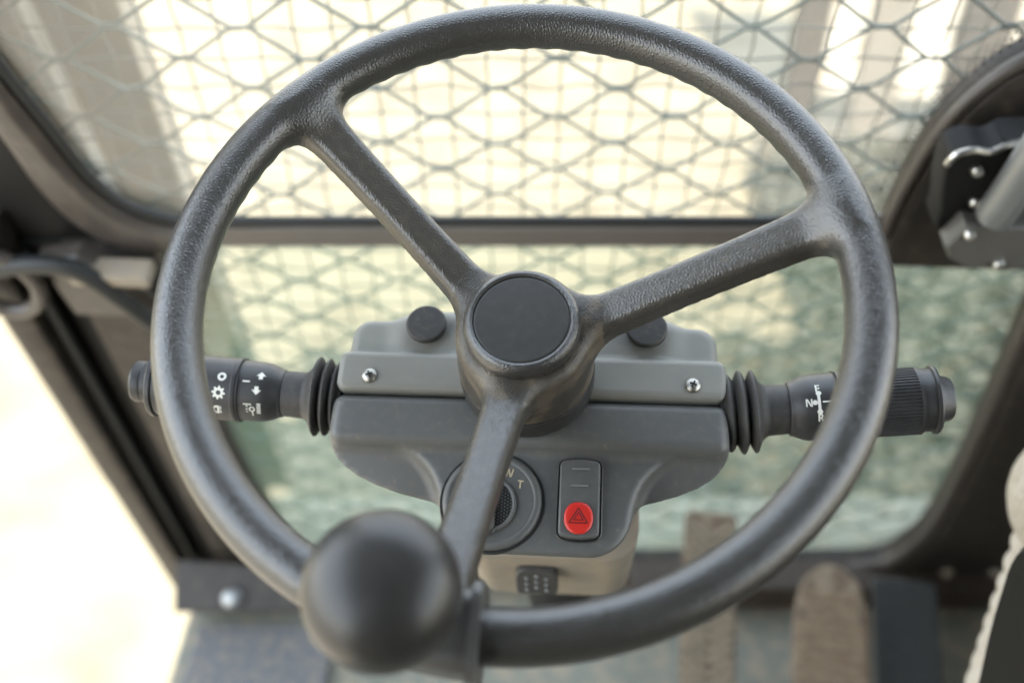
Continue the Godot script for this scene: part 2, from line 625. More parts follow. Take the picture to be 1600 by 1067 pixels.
	dirt(m, mud_thin, 1.5)
	m = mat("stone", lin(0.075, 0.08, 0.066), 0.9)
	dirt(m, film, 0.3)
	m = mat("deck_paint", lin(0.27, 0.27, 0.20), 0.6)
	dirt(m, mud_thin, 0.5)
	m = mat("rack_dark", lin(0.05, 0.048, 0.045), 0.7)
	dirt(m, dust, 0.8)
	m = mat("rack_pale", lin(0.55, 0.56, 0.52), 0.7)
	dirt(m, mud, 1.2)
	m = mat("rack_brown", lin(0.13, 0.125, 0.11), 0.7)
	dirt(m, dust, 0.8)
	m = mat("machine_body", lin(0.22, 0.20, 0.17), 0.6)
	dirt(m, dust, 0.8)

# ------------------------------------------------------------------ the steering wheel and its knob
func build_wheel() -> void:
	for a in SPOKES:
		spoke_cos.append(Vector2(cos(deg_to_rad(a)), sin(deg_to_rad(a))))
	var t := thing("steering_wheel", "black grained steering wheel with three spokes and a round hub cap", "steering wheel", wheel_frame)
	var net := nets(0, Vector3(-200, -200, -104), Vector3(200, 200, 20), 2.3)
	var names := ["spoke_a", "spoke_b", "spoke_c"]
	var got := split_net(net, func(p: Vector3) -> String:
		var rho := sqrt(p.x * p.x + p.y * p.y)
		if rho > 160.0:
			return "rim"
		if rho < 46.0:
			return "hub"
		var best := 0
		for k in 3:
			if p.x * spoke_cos[k].x + p.y * spoke_cos[k].y > p.x * spoke_cos[best].x + p.y * spoke_cos[best].y:
				best = k
		return names[best])
	put_mesh(t, "rim", got["rim"], M.wheel_vinyl)
	put_mesh(t, "hub", got["hub"], M.hub_vinyl)
	for k in names:
		put_mesh(t, "spoke", got[k], M.spoke_vinyl)
	var cap := part(t, "hub_cap", lathe(prof([[0, -53], [30.2, -53], [30.2, -47.6], [31.4, -47.2], [32.6, -46.0], [32.9, -43], [32.2, -39.6], [30.4, -37.4], [28.6, -36.8], [27.3, -37.3], [26.7, -38.6], [0, -38.6]]), 96), M.wheel_vinyl)
	part(cap, "cap_disc", lathe(prof([[0, -38.4], [26.0, -38.4], [26.3, -38.1], [26.1, -37.9], [25.5, -37.75], [0, -37.6]]), 96), M.cap_plastic)
	part(t, "collar", lathe(prof([[0, -112], [40, -112], [41, -111], [41, -99], [39.5, -96], [36, -94.5], [0, -94.5]]), 72), M.black_plastic)

func arc_sweep(a0: float, a1: float, section: PackedVector2Array, steps: int) -> PackedVector3Array:
	var s := PackedVector3Array()
	var prev := []
	var first := []
	var n := section.size()
	for k in steps + 1:
		var a := deg_to_rad(lerpf(a0, a1, float(k) / steps))
		var ring := []
		for q in section:
			ring.append(Vector3(cos(a) * (177.1 + q.x), sin(a) * (177.1 + q.x), q.y))
		if prev:
			for i in n:
				quad(s, prev[i], prev[(i + 1) % n], ring[(i + 1) % n], ring[i])
		else:
			first = ring
		prev = ring
	for i in range(1, n - 1):
		s.append_array([first[0], first[i + 1], first[i], prev[0], prev[i], prev[i + 1]])
	return s

func build_knob() -> void:
	var t := thing("spinner_knob", "big round black spinner knob clamped onto the lower wheel rim", "spinner knob", wheel_frame)
	var c := Transform3D(Basis.IDENTITY, Vector3(-41.5, -170, 0))
	var dome := [Vector2(0, 36), Vector2(12, 36), Vector2(22, 37.5), Vector2(29.5, 40.5), Vector2(32.0, 44.5), Vector2(32.4, 49), Vector2(31.8, 54.5), Vector2(29.4, 61.5), Vector2(24.4, 67.6), Vector2(16.8, 72.2), Vector2(8.4, 74.4), Vector2(0, 75)]
	part(t, "grip_ball", moved(lathe(smooth2(dome, 4, false), 72), c), M.knob_plastic, Transform3D.IDENTITY, 50.0)
	part(t, "post", moved(lathe(prof([[0, 12], [9, 12], [9, 36], [0, 36]]), 32), c), M.dull_steel)
	part(t, "clamp", arc_sweep(-93.2, -112.0, rrect(37, 36, 9, 4), 10), M.clamp_metal)
	var edge := part(t, "clamp_flange", arc_sweep(-91.6, -93.0, rrect(43, 42, 10, 4), 2), M.clamp_metal)
	edge.set_meta("label", "raised dark edge plate of the clamp")
	for k in [-97.0, -106.0]:
		var a := deg_to_rad(k)
		part(t, "bolt", moved(lathe(prof([[0, 17], [5, 17], [5, 21], [4.2, 22], [0, 22]]), 6), Transform3D(Basis.IDENTITY, Vector3(cos(a) * 163.5, sin(a) * 163.5, 0))), M.dull_steel)

# ------------------------------------------------------------------ console behind the wheel
func letter(parent: Node, text: String, size_mm: float, at: Transform3D, m: Material) -> void:
	var tm := TextMesh.new()
	var f := SystemFont.new()
	f.font_names = PackedStringArray(["Droid Sans"])
	f.font_weight = 700
	tm.font = f
	tm.text = text
	tm.font_size = 64
	tm.pixel_size = size_mm * MM / 46.0
	tm.depth = 0.0002
	put_mesh(parent, "letter", tm, m, at)

func turned(x: float, y: float, z: float, turn := 0.0) -> Transform3D:
	return Transform3D(Basis(Vector3(0, 0, 1), deg_to_rad(turn)), Vector3(x, y, z) * MM)

func build_console() -> void:
	var t := thing("steering_console", "grey moulded steering column console behind the wheel with dial and red switch", "console", wheel_frame)
	var whole := func(_p: Vector3) -> String: return "all"
	var low := put_mesh(t, "lower_cover", split_net(nets(1, Vector3(-128, -118, -226), Vector3(128, -6, -106), 2.4), whole)["all"], M.console_dark)
	low.set_meta("label", "dark bluish grey lower cover with a narrow control panel")
	var up := put_mesh(t, "upper_cover", split_net(nets(2, Vector3(-128, -18, -208), Vector3(128, 60, -106), 2.4), whole)["all"], M.console_light)
	up.set_meta("label", "lighter grey upper cover")
	for x in [[-98.6, -3.4, 18.0], [100.5, -3.7, -24.0]]:
		var s := part(t, "screw", moved(lathe(prof([[0, -0.5], [4.9, -0.5], [4.9, 0.4], [4.3, 1.6], [2.9, 2.5], [1.5, 2.9], [0, 3.0]]), 28), Transform3D(Basis.IDENTITY, Vector3(x[0], x[1], -111.4))), M.screw_metal)
		var cr := PackedVector3Array()
		for k in 2:
			cr.append_array(moved(rbox(4.6, 1.1, 1.2, 0.2), Transform3D(Basis(Vector3(0, 0, 1), deg_to_rad(x[2] + 90.0 * k)), Vector3(x[0], x[1], -108.75))))
		part(s, "cross_slot", cr, M.seal_rubber)
	for x in [[-66.5, 33.8], [72.6, 34.6]]:
		part(t, "rubber_plug", moved(lathe(prof([[0, -122], [9, -122], [9, -115], [12.2, -114.4], [13.0, -112.8], [12.8, -110.6], [11.8, -109.6], [0, -109.0]]), 40), Transform3D(Basis.IDENTITY, Vector3(x[0], x[1], 0))), M.black_rubber)
	# rotary dial
	var c := Vector3(-17.5, -77.6, 0)
	var dial := part(t, "rotary_dial", moved(lathe(prof([[0, -126], [29.6, -126], [29.6, -121.6], [28.8, -120.2], [27.2, -119.3], [25.6, -119.4], [24.8, -120.0], [0, -120.0]]), 72), Transform3D(Basis.IDENTITY, c)), M.console_dark)
	part(dial, "dial_gap", moved(lathe(prof([[0, -126], [31.2, -126], [31.2, -122.5], [0, -122.5]]), 72), Transform3D(Basis.IDENTITY, c)), M.seal_rubber)
	# raised grip across the dial, with a half-moon recess on its right
	part(dial, "grip", moved(slab(rrect(15, 38, 7.2, 6), [[0, -120.4], [0, -115.2], [0.7, -114.0], [2.0, -113.6]]), Transform3D(Basis(Vector3(0, 0, 1), 0.06), c + Vector3(-5.6, -3.2, 0))), M.console_dark)
	var moon := PackedVector3Array()
	var half := PackedVector2Array()
	for k in 25:
		var a := deg_to_rad(-90.0 + 180.0 * k / 24)
		half.append(Vector2(1.2 + cos(a) * 12.2, -2.8 + sin(a) * 14.6))
	for q in smooth2(Array(half), 2):
		moon.append(Vector3(q.x, q.y, -118.6) + c)
	part(dial, "recess_rim", tube(moon, 1.25, 8, true), M.console_dark)
	part(dial, "recess_floor", moved(slab(half, [[0, -120.6], [0, -119.4]]), Transform3D(Basis.IDENTITY, c)), M.seal_rubber)
	var dots := PackedVector3Array()
	for i in 6:
		for j in 13:
			var q := Vector2(2.6 + i * 1.75, -2.8 + (j - 6) * 2.0 + (i % 2) * 1.0)
			if Geometry2D.is_point_in_polygon(q + Vector2(0.9, 0), half) and Geometry2D.is_point_in_polygon(q + Vector2(0, 1.6 * signf(q.y + 2.8)), half):
				dots.append_array(moved(lathe(prof([[0.55, -119.6], [0.5, -119.0], [0, -118.85]]), 6), Transform3D(Basis.IDENTITY, c + Vector3(q.x, q.y, 0))))
	var grain := part(dial, "grip_pimples", dots, M.console_dark)
	grain.set_meta("kind", "stuff")
	letter(dial, "W", 4.9, turned(-8.6, -60.6, -119.7, -4), M.tan_print)
	letter(dial, "T", 4.9, turned(-1.2, -67.4, -119.7, -4), M.tan_print)
	# hazard rocker
	var outline := PackedVector2Array()
	for q in rrect(24.8, 45.6, 3.0, 4):
		outline.append(q)
	var arched := PackedVector2Array()
	for k in outline.size():
		var a := outline[k]
		var b := outline[(k + 1) % outline.size()]
		for j in (6 if absf(a.x - b.x) > 8.0 else 1):
			var q := a.lerp(b, j / 6.0)
			arched.append(q + Vector2(0, signf(q.y) * 1.9 * (1.0 - pow(q.x / 12.4, 2)) if absf(q.y) > 18.0 else 0.0))
	outline = arched
	var hz := Transform3D(Basis.IDENTITY, Vector3(34, -74.4, 0))
	var bez := part(t, "hazard_switch", moved(slab(outline, [[-1.2, -124], [-1.2, -122.6], [-0.6, -122.0], [0.2, -122.8]]), hz), M.black_plastic)
	bez.set_meta("label", "black rocker switch with a red hazard button")
	part(bez, "rocker", moved(slab(outline, [[0.5, -123.5], [0.5, -119.8], [0.8, -118.9], [1.6, -118.4]]), hz), M.console_dark)
	for q in [[34.4, -57.0], [34.0, -67.4]]:
		part(bez, "rib", moved(rbox(10.5, 1.3, 1.0, 0.45), Transform3D(Basis(Vector3(0, 0, 1), 0.02), Vector3(q[0], q[1], -118.0))), M.dull_steel)
	var red := part(bez, "red_button", moved(slab(squircle(8.4, 9.4, 2.2), [[0, -119], [0, -117.3], [0.5, -116.7], [1.3, -116.4]]), Transform3D(Basis.IDENTITY, Vector3(33.8, -87.0, 0))), M.button_red)
	var outer := PackedVector3Array()
	var tri := [Vector2(0, 5.2), Vector2(-5.4, -3.6), Vector2(5.4, -3.6)]
	for k in 2:
		var sc: float = [1.0, 0.52][k]
		for e in 3:
			var p0: Vector2 = tri[e] * sc + Vector2(33.8, -86.6)
			var p1: Vector2 = tri[(e + 1) % 3] * sc + Vector2(33.8, -86.6)
			outer.append_array(bar3(Vector3(p0.x, p0.y, -116.4), Vector3(p1.x, p1.y, -116.4), 0.95 - 0.2 * k, 0.4, Vector3(0, 0, 1), 0.1))
	part(red, "hazard_triangle", outer, M.button_mark)
	# column shroud below
	var col := thing("column_shroud", "tan tapered steering column cover below the console", "column cover", wheel_frame)
	part(col, "shroud", moved(slab(rrect(124, 92, 22, 6), [[10, -350], [4, -346], [2, -340], [0, -228], [0, -224]]), Transform3D(Basis.IDENTITY, Vector3(12, -38, 0))), M.column_tan)
	part(col, "post", moved(lathe(prof([[0, -800], [34, -800], [34, -349], [0, -349]]), 32), Transform3D(Basis.IDENTITY, Vector3(12, -20, 0))), M.trim_black)
	var lever := part(col, "tilt_pedal", moved(slab(smooth2([Vector2(-12, 14), Vector2(-15, -8), Vector2(-12, -15), Vector2(0, -13), Vector2(12, -15), Vector2(15, -8), Vector2(12, 14)], 4), [[0, -4], [0, 2], [1.2, 4]]), Transform3D(Basis(Vector3(1, 0, 0), deg_to_rad(70)), Vector3(4, -89, -262))), M.black_rubber)
	for i in 3:
		for j in 3:
			part(lever, "pimple", moved(lathe(prof([[1.6, 3.6], [1.4, 5], [0, 5.3]]), 8), Transform3D(Basis(Vector3(1, 0, 0), deg_to_rad(70)), Vector3(4, -89, -262)) * Transform3D(Basis.IDENTITY, Vector3((i - 1) * 7.0, (j - 1) * 7.0 + (i % 2) * 3.0 - 1.0, 0))), M.dull_steel)

# ------------------------------------------------------------------ stalks
func stalk_frame(a: Vector3, b: Vector3) -> Transform3D:
	var z := (b - a).normalized()
	var to_eye := (Vector3(40, -256, 444) - a)
	var y := (to_eye - z * to_eye.dot(z)).normalized()
	return wheel_frame * Transform3D(Basis(y.cross(z), y, z), a * MM)

# flat print laid round the barrel: outline in (along the stalk, round it) mm about its own centre
# rubber bellows: folds of [crest radius, valley radius, pitch], then a collar
func folds(list: Array, collar: float, end: float) -> PackedVector2Array:
	var o := PackedVector2Array([Vector2(0, -2), Vector2(list[0][1], -2)])
	var z := 0.0
	for f in list:
		for k in 9:
			var a := TAU * k / 9.0
			o.append(Vector2(f[1] + (f[0] - f[1]) * pow(0.5 - 0.5 * cos(a), 0.55), z + f[2] * k / 9.0))
		z += f[2]
	var last: float = list[-1][1]
	for k in 6:
		o.append(Vector2(lerpf(last, collar, sin(k / 5.0 * PI / 2)), z + k * 1.1))
	o.append_array([Vector2(collar - 0.4, end - 0.8), Vector2(collar - 1.0, end), Vector2(0, end)])
	return o

func print_on(outline: PackedVector2Array, r: float, z: float, deg: float, flip: float) -> PackedVector3Array:
	var s := PackedVector3Array()
	var tri := Geometry2D.triangulate_polygon(outline)
	for k in tri.size() / 3:
		var v := []
		for j in 3:
			var q := outline[tri[k * 3 + j]]
			var a := deg_to_rad(deg) * flip + q.y / r * flip
			for rr in [r + 0.3, r - 0.3]:
				v.append(Vector3(sin(a) * rr, cos(a) * rr, z + q.x))
		s.append_array([v[0], v[2], v[4]])
	return s

func squircle(rx: float, ry: float, p: float, n := 48) -> PackedVector2Array:
	var o := PackedVector2Array()
	for k in n:
		var a := TAU * k / n
		o.append(Vector2(signf(cos(a)) * pow(absf(cos(a)), 2.0 / p) * rx, signf(sin(a)) * pow(absf(sin(a)), 2.0 / p) * ry))
	return o

func half_ring(r0: float, r1: float) -> PackedVector2Array:
	var o := PackedVector2Array()
	for k in 13:
		var a := deg_to_rad(-90.0 + 15.0 * k)
		o.append(Vector2(cos(a) * r1 * 1.2, sin(a) * r1))
	for k in 13:
		var a := deg_to_rad(90.0 - 15.0 * k)
		o.append(Vector2(cos(a) * r0 * 1.2, sin(a) * r0))
	return o

func ring_outline(r0: float, r1: float, n := 20, teeth := 0, tooth := 0.0) -> PackedVector2Array:
	var o := PackedVector2Array()
	for k in n + 1:
		var a := TAU * k / n
		var r := r1 + (tooth if teeth and (k * teeth * 2 / n) % 2 == 0 else 0.0)
		o.append(Vector2(cos(a), sin(a)) * r)
	for k in n + 1:
		var a := TAU * (n - k) / n - 0.01
		o.append(Vector2(cos(a), sin(a)) * r0)
	return o

func sym(t: Node, called: String, outlines: Array, r: float, z: float, deg: float, flip: float) -> void:
	var s := PackedVector3Array()
	for o in outlines:
		s.append_array(print_on(o, r, z, deg, flip))
	part(t, called, s, M.white_print)

func build_stalks() -> void:
	var g := "control stalks on the steering console"
	# left stalk
	var L := stalk_frame(Vector3(-121, -9, -136), Vector3(-258.4, -6.5, -123))
	var t := thing("light_stalk", "black lighting stalk with white lamp symbols on the door side", "stalk", L, g)
	var boot := folds([[23.0, 18.5, 5.6], [25.0, 19.0, 6.2], [25.6, 19.5, 6.6]], 15.0, 37.0)
	part(t, "boot", lathe(boot, 56), M.black_rubber, Transform3D.IDENTITY, 55.0)
	part(t, "neck", lathe(smooth2([Vector2(0, 36), Vector2(13.6, 36), Vector2(15.5, 38.5), Vector2(18.0, 44), Vector2(19.1, 50), Vector2(19.3, 62.2), Vector2(19.2, 62.6), Vector2(0, 62.8)], 4, false), 64), M.black_plastic, Transform3D.IDENTITY, 40.0)
	part(t, "switch_ring", lathe(prof([[0, 62.6], [18.3, 62.6], [18.3, 63.6], [20.3, 63.8], [20.7, 64.4], [20.7, 66.4], [20.3, 66.9], [20.2, 100], [20.2, 116], [19.8, 116.6], [0, 116.8]]), 64), M.black_plastic)
	var fl := part(t, "end_flange", lathe(prof([[0, 116.8], [20.8, 116.8], [21.6, 117.4], [21.6, 119.6], [20.9, 120.4], [0, 120.5]]), 64), M.black_plastic)
	fl.set_meta("label", "thin flange at the stalk end")
	part(t, "end_button", lathe(prof([[0, 120.4], [12.5, 120.4], [13.4, 121.0], [13.4, 126], [12.8, 126.4], [12.8, 127], [13.2, 127.6], [13.2, 132], [12.2, 133.4], [9, 134], [0, 134.2]]), 40), M.black_plastic)
	sym(t, "off_symbol", [ring_outline(1.3, 2.75)], 20.2, 72.5, 21, -1)
	sym(t, "side_light_symbol", [ring_outline(1.5, 3.0, 32, 8, 1.3)], 20.2, 73.5, -8, -1)
	sym(t, "head_light_symbol", [half_ring(1.7, 3.1), rrect(1.3, 6.0, 0.2, 1, Vector2(-0.5, 0)), rrect(0.7, 2.4, 0.1, 1, Vector2(-2.0, -1.6)), rrect(0.7, 2.4, 0.1, 1, Vector2(-2.0, 1.6))], 20.2, 74.2, -41, -1)
	sym(t, "index_mark", [rrect(4.6, 0.9, 0.2, 1)], 19.3, 57.2, 17, -1)
	var arrow := PackedVector2Array([Vector2(-1.3, -2.6), Vector2(1.3, -2.6), Vector2(1.3, -0.4), Vector2(3.0, -0.4), Vector2(0, 2.6), Vector2(-3.0, -0.4), Vector2(-1.3, -0.4)])
	var down := PackedVector2Array()
	for q in arrow:
		down.append(Vector2(q.x, -q.y))
	sym(t, "left_arrow", [arrow], 19.1, 48.6, 31, -1)
	sym(t, "right_arrow", [down], 19.1, 50.2, 1, -1)
	var wiper := [rrect(5.2, 0.7, 0.2, 1, Vector2(3, 3.4)), ring_outline(1.2, 1.9, 12)]
	for k in 6:
		wiper.append(rrect(2.6, 0.7, 0.2, 1, Vector2(-4.2, -2.6 + k * 1.3)))
	for k in 3:
		wiper.append(rrect(0.7, 2.2, 0.2, 1, Vector2(-0.2, -4.4 + k * 1.0)))
		wiper.append(rrect(1.6, 0.6, 0.2, 1, Vector2(3.2, -2.0 + k * 2.0)))
	sym(t, "beam_symbols", wiper, 19.2, 52.6, -36, -1)
	# right stalk
	var R := stalk_frame(Vector3(121, -11, -136), Vector3(257.2, -1.6, -123))
	t = thing("direction_stalk", "black ribbed direction stalk marked F N R on the right", "stalk", R, g)
	var boot2 := folds([[24.4, 19.5, 7.4], [26.2, 20.0, 7.6], [25.8, 19.0, 7.4]], 15.6, 40.0)
	part(t, "boot", lathe(boot2, 56), M.black_rubber, Transform3D.IDENTITY, 55.0)
	part(t, "neck", lathe(smooth2([Vector2(0, 39), Vector2(14.6, 39), Vector2(17.2, 42), Vector2(19.6, 48), Vector2(20.4, 54), Vector2(20.5, 66), Vector2(20.3, 66.6), Vector2(0, 66.8)], 4, false), 64), M.black_plastic, Transform3D.IDENTITY, 40.0)
	part(t, "switch_ring", lathe(prof([[0, 66.8], [19.4, 66.8], [19.4, 68], [21.1, 68.2], [21.1, 74], [20.4, 75]]) + prof([[19.7, 78], [19.7, 79], [19.7, 114.0], [20.6, 114.4], [20.6, 116.4], [0, 116.4]]), 240, [60, 0.85, 78.5, 114.2]), M.black_plastic, Transform3D.IDENTITY, 25.0)
	part(t, "end_flange", lathe(prof([[0, 116.2], [19.2, 116.2], [19.2, 123.4], [20.6, 124.0], [20.9, 125.4], [20.2, 126.6], [0, 126.6]]), 64), M.black_plastic)
	part(t, "end_button", lathe(prof([[0, 126.4], [17, 126.4], [14.2, 130], [13.2, 134], [12.0, 135.4], [0, 136]]), 40), M.black_plastic)
	sym(t, "gate_symbol", [rrect(1.7, 2.8, 0.2, 1, Vector2(0, -5)), rrect(1.7, 2.8, 0.2, 1, Vector2(0, -2.5)), rrect(1.7, 2.8, 0.2, 1), rrect(1.7, 2.8, 0.2, 1, Vector2(0, 2.5)), rrect(1.7, 2.8, 0.2, 1, Vector2(0, 5)), rrect(6.4, 0.8, 0.2, 1, Vector2(5.2, 0.2)), ellipse(1.7, 1.5, 12, Vector2(0.2, 5.6)), ellipse(1.7, 1.5, 12, Vector2(0, -5.6)), ellipse(1.5, 1.5, 12, Vector2(-2.4, 0))], 20.45, 55.6, 8, 1)
	for q in [["F", 55.4, 33.0], ["N", 49.8, 8.0], ["R", 55.8, -18.0]]:
		var a := deg_to_rad(q[2])
		var ny := Vector3(sin(a), cos(a), 0)
		var rr := (20.45 if q[0] != "N" else 20.05) + 0.15
		letter(t, q[0], 2.7, Transform3D(Basis(Vector3(0, 0, 1), ny.cross(Vector3(0, 0, 1)), ny), (ny * rr + Vector3(0, 0, q[1])) * MM), M.white_print)

# ------------------------------------------------------------------ windshield, frame, guard (glass frame: x, up the glass, into the cab)
func poly(pts: Array) -> PackedVector2Array:
	var o := PackedVector2Array()
	for p in pts:
		o.append(Vector2(p[0], p[1]))
	return o

func edge_plate(pts: Array, z0: float, z1: float, bevel := 4.0) -> PackedVector3Array:
	return slab(poly(pts), [[0, z0], [0, z1 - bevel], [bevel * 0.3, z1 - bevel * 0.3], [bevel, z1]])

func build_front() -> void:
	var fr := thing("front_window_casing", "bronze grey windshield frame with rounded corner, crossbar and dark corner plate", "window frame", glass_frame)
	var left_edge := smooth2([Vector2(-462, 420), Vector2(-436, 300), Vector2(-410, 185), Vector2(-394, 126), Vector2(-380, 72), Vector2(-357, 34), Vector2(-322, 15), Vector2(-290, 12)], 5, false)
	var left_out := smooth2([Vector2(-290, -13), Vector2(-345, -16), Vector2(-380, -4), Vector2(-405, 22), Vector2(-422, 68), Vector2(-433, 136), Vector2(-462, 260), Vector2(-500, 420)], 5, false)
	part(fr, "left_jamb", slab(left_edge + left_out, [[0, -12], [0, 4], [3, 8], [9, 11]]), M.frame_bronze)
	part(fr, "crossbar", edge_plate([[-290, -13], [345, -13], [345, 12], [-290, 12]], -12, 4, 4), M.bar_bronze)
	var arc := smooth2([Vector2(344, 14), Vector2(345, 50), Vector2(348, 92), Vector2(356, 140), Vector2(374, 181), Vector2(398, 208), Vector2(440, 235), Vector2(500, 262), Vector2(560, 300), Vector2(600, 420)], 5, false)
	part(fr, "corner_plate", slab(arc + poly([[760, 420], [760, -40], [344, -22]]), [[0, -12], [0, 14], [4, 22], [12, 24]]), M.trim_brown)
	var lip := PackedVector3Array()
	for q in arc:
		lip.append(Vector3(q.x - 3, q.y + 2, 16))
	part(fr, "corner_lip", tube(lip, 6, 10), M.frame_bronze)
	var seal := PackedVector3Array()
	for q in left_edge:
		seal.append(Vector3(q.x + 4, q.y + 5, -2))
	for x in [-200, -100, 0, 100, 200, 330]:
		seal.append(Vector3(x, 14, -5))
	part(fr, "rubber_seal", tube(seal, 5, 10), M.seal_rubber)
	part(fr, "top_header", edge_plate([[-560, 860], [760, 860], [760, 960], [-560, 960]], -12, 30, 6), M.trim_black)
	# dotted print along the curved edge of the glass
	var fr_dots := PackedVector3Array()
	for k in arc.size() - 1:
		var d := arc[k + 1] - arc[k]
		var nn := Vector2(-d.y, d.x).normalized()
		for s in int(d.length() / 4.4):
			for row in 4:
				var q := arc[k] + d * ((s + 0.5 * (row % 2)) / maxf(1.0, int(d.length() / 4.4))) + nn * (5.0 + row * 3.8)
				fr_dots.append_array(moved(lathe(prof([[0, 0], [1.7 - 0.32 * row, 0], [1.7 - 0.32 * row, 0.3], [0, 0.3]]), 6), Transform3D(Basis.IDENTITY, Vector3(q.x, q.y, -5.2))))
	var up := thing("upper_windshield", "clear upper windshield pane above the crossbar", "window pane", glass_frame)
	part(up, "pane", slab(left_edge + poly([[330, 10], [430, 100], [640, 330], [640, 900], [-470, 900]]), [[0, -11], [0, -6]]), M.upper_glass)
	var dp := part(up, "dotted_border", fr_dots, M.seal_rubber)
	dp.set_meta("kind", "stuff")
	var lo := thing("lower_windshield", "green tinted dusty lower windshield pane below the crossbar", "window pane", glass_frame)
	part(lo, "pane", slab(poly([[-352, -14], [590, -14], [590, -640], [560, -684], [-352, -684]]), [[0, -11], [0, -6]]), M.lower_glass)
	# lower surround
	var sur := thing("lower_window_surround", "dark trim with rounded corner around the lower windshield", "window frame", glass_frame)
	var rin := smooth2([Vector2(520, -60), Vector2(530, -140), Vector2(548, -270), Vector2(566, -420), Vector2(574, -520), Vector2(570, -600), Vector2(546, -655), Vector2(500, -674), Vector2(420, -677), Vector2(300, -677)], 5, false)
	part(sur, "right_jamb", slab(rin + poly([[300, -735], [790, -735], [790, -24], [520, -24]]), [[0, -12], [0, 20], [6, 28], [16, 32]]), M.trim_brown)
	var rl := PackedVector3Array()
	for q in rin:
		rl.append(Vector3(q.x - 2, q.y + 2, 20))
	for x in [200, 100, 0, -100, -200, -300, -350]:
		rl.append(Vector3(x, -675, 20))
	part(sur, "edge_seal", tube(rl, 7, 10), M.frame_bronze)
	part(sur, "sill", edge_plate([[300, -677], [300, -735], [-352, -735], [-352, -677]], -12, 30, 6), M.trim_brown)
	var pil := thing("left_pillar", "brown front pillar beside the open door", "pillar", glass_frame)
	part(pil, "main_face", edge_plate([[-436, -20], [-342, -20], [-346, -350], [-332, -690], [-436, -735]], -30, 6, 4), M.trim_brown)
	part(pil, "groove", edge_plate([[-478, -20], [-436, -20], [-436, -735], [-478, -735]], -34, -10, 2), M.trim_black)
	part(pil, "door_flange", edge_plate([[-512, 20], [-478, 20], [-478, -735], [-512, -735]], -34, 26, 8), M.trim_brown)
	part(pil, "door_seal", tube(PackedVector3Array([Vector3(-470, -20, 4), Vector3(-470, -400, 4), Vector3(-470, -735, 4)]), 7, 10), M.seal_rubber)
	part(pil, "upper_panel", slab(poly([[-900, 420], [-490, 420], [-424, 136], [-412, 60], [-390, 10], [-360, -14], [-360, -60], [-512, -60], [-512, -24], [-900, -24]]), [[0, -40], [0, -16]]), M.trim_black)
	# guard in front of the glass
	var gd := thing("windshield_guard", "expanded diamond steel mesh guard in front of the windshield", "mesh guard", glass_frame * Transform3D(Basis.IDENTITY, Vector3(0, 0, -0.08)))
	for m in range(-26, 12):
		var path := PackedVector3Array()
		for i in range(-10, 12):
			var xx := 41.0 + 55.0 * i
			var row := m if posmod(i + m, 2) == 0 else m + 1
			var ss := 75.0 + 32.5 * row + (1.0 if row == m else -1.0) * 1.6
			var dz := 1.5 * (1 if row == m else -1)
			var jig := rng.randf_range(-1.8, 1.8)
			path.append(Vector3(xx - 6.5, ss + jig, dz))
			path.append(Vector3(xx + 6.5, ss + jig, dz))
		part(gd, "strand", tube(path, 1.9, 6), M.wire_paint, Transform3D.IDENTITY, 70.0)
	var gf := thing("guard_post", "pale painted steel post of the guard outside the windshield on the left", "post", glass_frame)
	part(gf, "web", edge_plate([[-640, -700], [-352, -700], [-352, 900], [-640, 900]], -170, -130, 6), M.post_paint)
	part(gf, "rib", moved(rbox(14, 1500, 26, 4), Transform3D(Basis(Vector3(0, 0, 1), 0.03), Vector3(-432, 100, -118))), M.rack_pale)
	var wg := thing("crimped_wire_screen", "thin crimped square wire screen right behind the diamond guard", "wire screen", glass_frame * Transform3D(Basis.IDENTITY, Vector3(0, 0, -0.094)))
	for k in range(-14, 19):
		var path := PackedVector3Array()
		for j in 112:
			path.append(Vector3(11.0 + 33.6 * k + 0.8 * sin(j * 1.3 + k), -740 + j * 10.0, 1.7 * sin(j * TAU / 6.2 + PI * (k % 2))))
		part(wg, "upright_wire", tube(path, 1.05, 5), M.screen_wire, Transform3D.IDENTITY, 70.0)
	for k in range(-26, 14):
		var path := PackedVector3Array()
		for j in 118:
			path.append(Vector3(-520 + j * 10.0, 6.0 + 31.0 * k + 1.5 * sin(j * TAU / 6.7 + k), -1.7 * sin(j * TAU / 6.7 + PI * (k % 2))))
		part(wg, "cross_wire", tube(path, 1.05, 5), M.screen_wire, Transform3D.IDENTITY, 70.0)
	# hardware on the left pillar
	var br := thing("door_catch", "brown door catch bracket with ring and cable on the left pillar", "bracket", glass_frame)
	part(br, "arm", slab(poly([[-440, -2], [-400, 6], [-345, -40], [-330, -84], [-430, -78]]), [[0, 14], [0, 30], [3, 34]]), M.frame_bronze)
	var ring := PackedVector3Array()
	for k in 24:
		ring.append(Vector3(-474 + cos(TAU * k / 24) * 32, -20 + sin(TAU * k / 24) * 38, 44))
	part(br, "ring", tube(ring, 8, 10, true), M.frame_bronze)
	var cab := PackedVector3Array()
	for q in smooth2([Vector2(-470, 4), Vector2(-430, 10), Vector2(-395, 0), Vector2(-368, -40), Vector2(-345, -76), Vector2(-310, -86)], 5, false):
		cab.append(Vector3(q.x, q.y, 46))
	part(br, "cable", tube(cab, 9, 10), M.seal_rubber)
	part(br, "latch_block", moved(rbox(74, 15, 26, 3), Transform3D(Basis(Vector3(0, 0, 1), -0.05), Vector3(-372, -14, 34))), M.column_tan)
	part(br, "catch_stop", moved(rbox(34, 26, 24, 4), Transform3D(Basis.IDENTITY, Vector3(-352, -48, 20))), M.trim_black)
